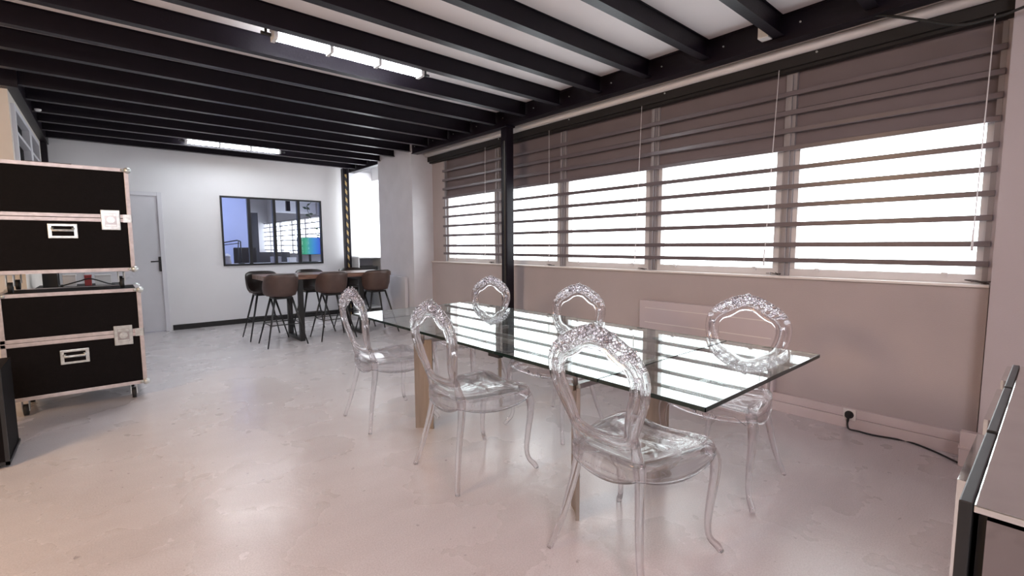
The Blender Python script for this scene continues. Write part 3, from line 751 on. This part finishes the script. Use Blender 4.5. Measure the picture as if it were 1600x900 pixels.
# plinth (cable duct) along the window wall
pl = struct(obj('baseboard_right', B((3.735, 3.765, .31, 6.23, 0, .074), (3.738, 3.765, .31, 6.23, .076, .136)), 'skirting', bevel=.003), 'white cable-duct baseboard under the windows', 'baseboard')
s = empty('wall_socket', (3.735, .857, .098)); tag(s, 'square white wall socket with black plug low under the windows', 'socket')
obj('plate', B((-.010, .003, -.036, .036, -.036, .036)), 'trunk_b', s, bevel=.002)
bm = bmesh.new(); tube(bm, [(-.010, 0, 0), (-.012, 0, 0)], .026, 18); obj('socket_ring', bm, 'rubber', s)
bm = bmesh.new(); tube(bm, [(-.012, 0, 0), (-.045, 0, 0)], [.021, .018], 14); tube(bm, [(-.030, 0, -.01), (-.032, .002, -.045)], [.008, .007], 8)
bm2 = bm; k_ = empty('power_cable', (3.735, .857, 0)); tag(k_, 'black power cable running along the floor from socket to sideboard', 'cable')
obj('plug', bm2, 'rubber', k_).location = (0, 0, .098)
bm = bmesh.new(); tube(bm, spline([(-.032, .002, .058), (-.036, .0, .03), (-.045, -.015, .010), (-.03, -.06, .006), (-.035, -.14, .006), (.005, -.30, .006), (-.045, -.42, .006), (-.12, -.52, .006), (-.20, -.60, .006), (-.35, -.70, .006)], 6), .0055, 8)
obj('lead', bm, 'rubber', k_)

# ================================================================== mirrored sideboard at the right border
sb = empty('mirrored_sideboard', (1.615, -.15, 0)); tag(sb, 'mirrored sideboard with black framing at the right picture border', 'sideboard')
x0, x1, y0, y1, zt = -.635, .60, -.27, .208, .85
obj('carcass', B((x0+.02, x1-.02, y0+.02, y1-.002, .06, zt-.016)), 'black_matt', sb)
obj('mirror_top', B((x0+.002, x1, y0, y1+.003, zt-.012, zt)), 'mirror', sb, bevel=.002, label='mirror glass top')
obj('end_panel', B((x0+.002, x0+.018, y0+.01, y1-.012, .07, zt-.018)), 'mirror_dark', sb, label='smoked mirror end')
seg = [(x0, -.237), (-.215, .232), (.250, x1)]
for a, b in seg:
    f = obj('door', B((a, b, y1+.004, y1+.020, .05, zt+.002)), 'black_steel', sb, bevel=.002)
    obj('mirror_panel', B((a+.10, b-.005, y1+.0205, y1+.032, .07, zt-.004)), 'mirror', f)
for x in (x0+.05, x1-.05):
    for y in (y0+.05, y1-.05): obj('leg', B((x-.02, x+.02, y-.02, y+.02, 0, .06)), 'black_matt', sb)
# hanging cable under the girder
bm = bmesh.new(); tube(bm, spline([(3.50, 1.02, 2.575), (3.50, .86, 2.59-.02), (3.50, .78, 2.565), (3.50, .615, 2.487), (3.50, .453, 2.404), (3.50, .36, 2.385), (3.50, .285, 2.388), (3.50, .197, 2.40), (3.50, -.3, 2.52)], 5), .007, 8)
tag(obj('hanging_cable', bm, 'rubber'), 'black cable sagging below the girder in the top right corner', 'cable')
# blind cords
for i, (y, zt_, y2, zb_, lab) in enumerate(((1.394, 2.47, 1.442, 1.083, 'white blind cord hanging before the second window from the mauve wall'), (2.531, 2.47, 2.574, 1.079, 'white blind cord hanging before the middle window'),
        (3.695, 2.47, 3.692, 1.12, 'white blind cord hanging just right of the black column'), (4.831, 2.47, 4.854, 1.104, 'white blind cord left of the black column'), (.315, 2.47, .33, 1.20, 'white blind cord at the window edge by the mauve wall'))):
    e = empty('blind_cord', (3.72, y, zb_)); tag(e, lab, 'cord', 'white blind cords')
    bm = bmesh.new(); tube(bm, [(0, y2-y, 0), (0, (y2-y)*.5, (zt_-zb_)*.5), (0, 0, zt_-zb_+.01)], .0028, 6); obj('cord', bm, 'cord', e)
    bm = bmesh.new(); tube(bm, [(0, y2-y, .12), (0, y2-y, .0)], [.004, .006], 8); obj('toggle', bm, 'cord', e)
for y, lab in ((2.55, 'dark bundle of cord on the sill by the middle window'), (1.40, 'dark bundle of cord on the sill by the second window from the mauve wall'), (.30, 'dark tangle of cord on the sill at the mauve wall'), (3.72, 'dark cord bundle on the sill right of the black column'), (4.83, 'pale cord bundle on the sill left of the black column')):
    bm = bmesh.new(); r0 = random.Random(int(y*100)); pts = [(3.785+r0.uniform(-.025, .025), y+r0.uniform(-.055, .055)-.0, 1.012+r0.uniform(0, .018)) for _ in range(9)]
    tube(bm, spline(pts, 5), .0028, 6)
    o = obj('cord_bundle', bm, 'wood_dark'); center(o); tag(o, lab, 'cord', 'cord bundles on the window sill')

# ================================================================== the office seen through the interior window
struct(obj('wall_office_right', B((3.9, 4.04, 8.72, 16.3, 0, 1.0), (3.9, 4.04, 8.72, 16.3, 1.95, 2.75)), 'white_wall'))
struct(obj('wall_office_end', B((-4.5, 4.05, 16.2, 16.3, 0, 2.75)), 'white_wall'))
struct(obj('wall_office_partition', B((-1.0, 2.26, 11.0, 11.1, 0, 2.75)), 'blue_light_tint'), 'office wall with blue light put into its colour, seen through the left interior pane', 'wall')
struct(obj('wall_office_left', B((-1.1, -1.0, 8.72, 11.1, 0, 2.75)), 'blue_light_tint'))
struct(obj('trim_10', B((2.95, 3.85, 11.6, 11.72, 2.0, 2.75)), 'white_wall'), 'white beam casing in the office', 'casing')
struct(obj('trim_11', B((3.12, 3.20, 11.3, 11.38, 2.02, 2.75)), 'black_beam'), 'short black hanger in the office', 'hanger')
og = empty('office_grille', (3.80, 12.5, 1.0)); tag(og, 'window bars of the office seen through the interior window', 'window bars')
for z in (1.126, 1.26, 1.395, 1.53, 1.665, 1.80, 1.93): obj('bar', B((-.012, .012, -3.7, 3.7, z-1.012, z-.988)), 'frame_grey', og)
for i in range(7):
    y = 9.1+i*1.12
    struct(obj('window_%d' % (i+30), B((3.86, 3.92, y-.05, y+.04, 1.0, 1.95), (3.86, 3.92, y+.04, y+1.07, 1.0, 1.05), (3.86, 3.92, y+.04, y+1.07, 1.91, 1.95)), 'frame_light'), None, None)
    o = obj('glass_pane', B((3.885, 3.891, y+.04, y+1.07, 1.05, 1.91)), 'pane'); o.parent = bpy.data.objects['window_%d' % (i+30)]
# tall grey cabinet
e = empty('tall_cabinet', (2.55, 11.4, 0)); tag(e, 'tall dark grey cabinet behind the second interior pane', 'cabinet')
obj('carcass', B((-.24, -.04, -.2, .3, 0, 1.95)), 'grey_fabric', e); obj('door', B((-.23, -.05, -.22, -.2, .05, 1.92)), 'grey_fabric', e)
e = empty('office_divider', (3.05, 12.6, 0)); tag(e, 'dark low divider under the office windows seen through the middle panes', 'divider')
obj('panel', B((-.55, .45, -.03, .03, .08, 1.10)), 'grey_fabric', e); obj('foot', B((-.5, -.44, -.2, .2, 0, .08)), 'black_matt', e); obj('foot', B((.34, .4, -.2, .2, 0, .08)), 'black_matt', e)
e = empty('office_desk', (2.3, 9.55, 0)); tag(e, 'office desk just behind the interior window', 'desk')
obj('top', B((-.95, 1.05, -.38, .38, .90, .93)), 'batten', e)
for x in (-.9, 1.0):
    for y in (-.33, .33): obj('leg', B((x-.025, x+.025, y-.025, y+.025, 0, .90)), 'black_steel', e)
e = empty('monitor', (3.03, 9.55, .93)); tag(e, 'computer monitor glowing green and blue behind the interior window', 'monitor')
obj('bezel', B((-.23, .21, 0, .03, .145, .48)), 'black_matt', e); o = obj('screen', B((-.222, .202, -.004, 0, .153, .472)), 'screen', e); o['label'] = 'lit screen with green to blue gradient'
obj('stand', B((-.02, .02, .01, .03, .01, .2), (-.12, .12, -.06, .10, 0, .012)), 'black_matt', e)
e = empty('desk_lamp', (1.83, 9.5, .93)); tag(e, 'black articulated desk arm behind the left interior pane', 'lamp')
bm = bmesh.new(); tube(bm, [(0, 0, 0), (0, 0, .02)], .05, 14); obj('base', bm, 'black_steel', e)
bm = bmesh.new(); tube(bm, [(0, 0, .02), (0, 0, .40)], .010, 8); tube(bm, [(-.05, .02, .02), (-.03, .02, .40)], .008, 8); obj('arm', bm, 'black_steel', e)
bm = bmesh.new(); tube(bm, [(0, 0, .40), (-.05, 0, .42), (-.32, 0, .37)], .010, 8); tube(bm, [(-.02, 0, .37), (-.32, 0, .33)], .007, 8); obj('arm', bm, 'black_steel', e)
bm = bmesh.new(); tube(bm, [(-.32, 0, .37), (-.34, 0, .30)], [.015, .04], 12); obj('lamp_shade', bm, 'black_steel', e)
bm = bmesh.new(); tube(bm, [(0, 0, 0), (0, 0, .03), (0, 0, .10), (0, 0, .14)], [.06, .065, .05, .05], 14)
e = obj('storage_jar', bm, 'frame_grey'); e.location = (1.61, 9.5, .93); tag(e, 'grey jar on the office desk at the left edge of the interior window', 'jar')
bm = bmesh.new(); tube(bm, [(0, 0, .14), (0, 0, .16), (0, 0, .19)], [.055, .05, .015], 14); obj('lid', bm, 'batten', e)
e = empty('office_chair', (2.08, 10.2, 0)); tag(e, 'dark office chair behind the desk, second interior pane', 'chair')
obj('backrest', B((-.2, .2, .2, .26, .6, 1.22)), 'black_matt', e, bevel=.02); obj('seat', B((-.22, .22, -.22, .22, .46, .53)), 'black_matt', e, bevel=.02)
bm = bmesh.new(); tube(bm, [(0, 0, .06), (0, 0, .46)], .025, 10); obj('gas_lift', bm, 'black_steel', e)
bm = bmesh.new(); tube(bm, [(0, .24, .5), (0, .27, .62)], .02, 8); obj('back_bar', bm, 'black_steel', e)
for k in range(5):
    a = 2*PI*k/5; bm = bmesh.new(); tube(bm, [(0, 0, .09), (.27*math.cos(a), .27*math.sin(a), .07)], .015, 8); l = obj('leg', bm, 'black_steel', e)
    bm = bmesh.new(); ball(bm, (.27*math.cos(a), .27*math.sin(a), .03), .03, 1); obj('wheel', bm, 'rubber', l)
for j, (x, w_, h_, m_, lb_) in enumerate(((2.42, .16, .12, 'grey_box', 'grey box on the office desk behind the second pane'), (2.70, .13, .10, 'batten', 'small white box on the office desk left of the monitor'))):
    e = empty('desk_box', (x, 9.6, .93)); tag(e, lb_, 'box'); obj('body', B((-w_/2, w_/2, -.06, .06, 0, h_*.8)), m_, e); obj('lid', B((-w_/2-.003, w_/2+.003, -.063, .063, h_*.8, h_)), m_, e)
# hanging plant in the right pane
e = empty('hanging_plant', (3.52, 10.9, 1.25)); tag(e, 'dark trailing plant hanging behind the right interior pane', 'plant')
rp = random.Random(9)
bm = bmesh.new(); pts = spline([(0, 0, 1.51), (0, 0, 1.4), (.02, 0, 1.0), (-.08, .02, .85), (-.02, 0, .6), (.06, 0, .4), (.10, .02, .2)], 5); tube(bm, pts, .006, 6); obj('stem', bm, 'plant', e)
for k in range(22):
    q = pts[rp.randrange(2, len(pts))]; r = rp.uniform(.03, .055); a = rp.uniform(0, 6.28)
    bm = bmesh.new(); tube(bm, [(q.x, q.y, q.z), (q.x+math.cos(a)*r, q.y, q.z+math.sin(a)*r*.8), (q.x+math.cos(a)*2*r, q.y+.01, q.z+math.sin(a)*1.6*r)], [.003, r*.5, .003], 6, .3); obj('leaf', bm, 'plant', e)
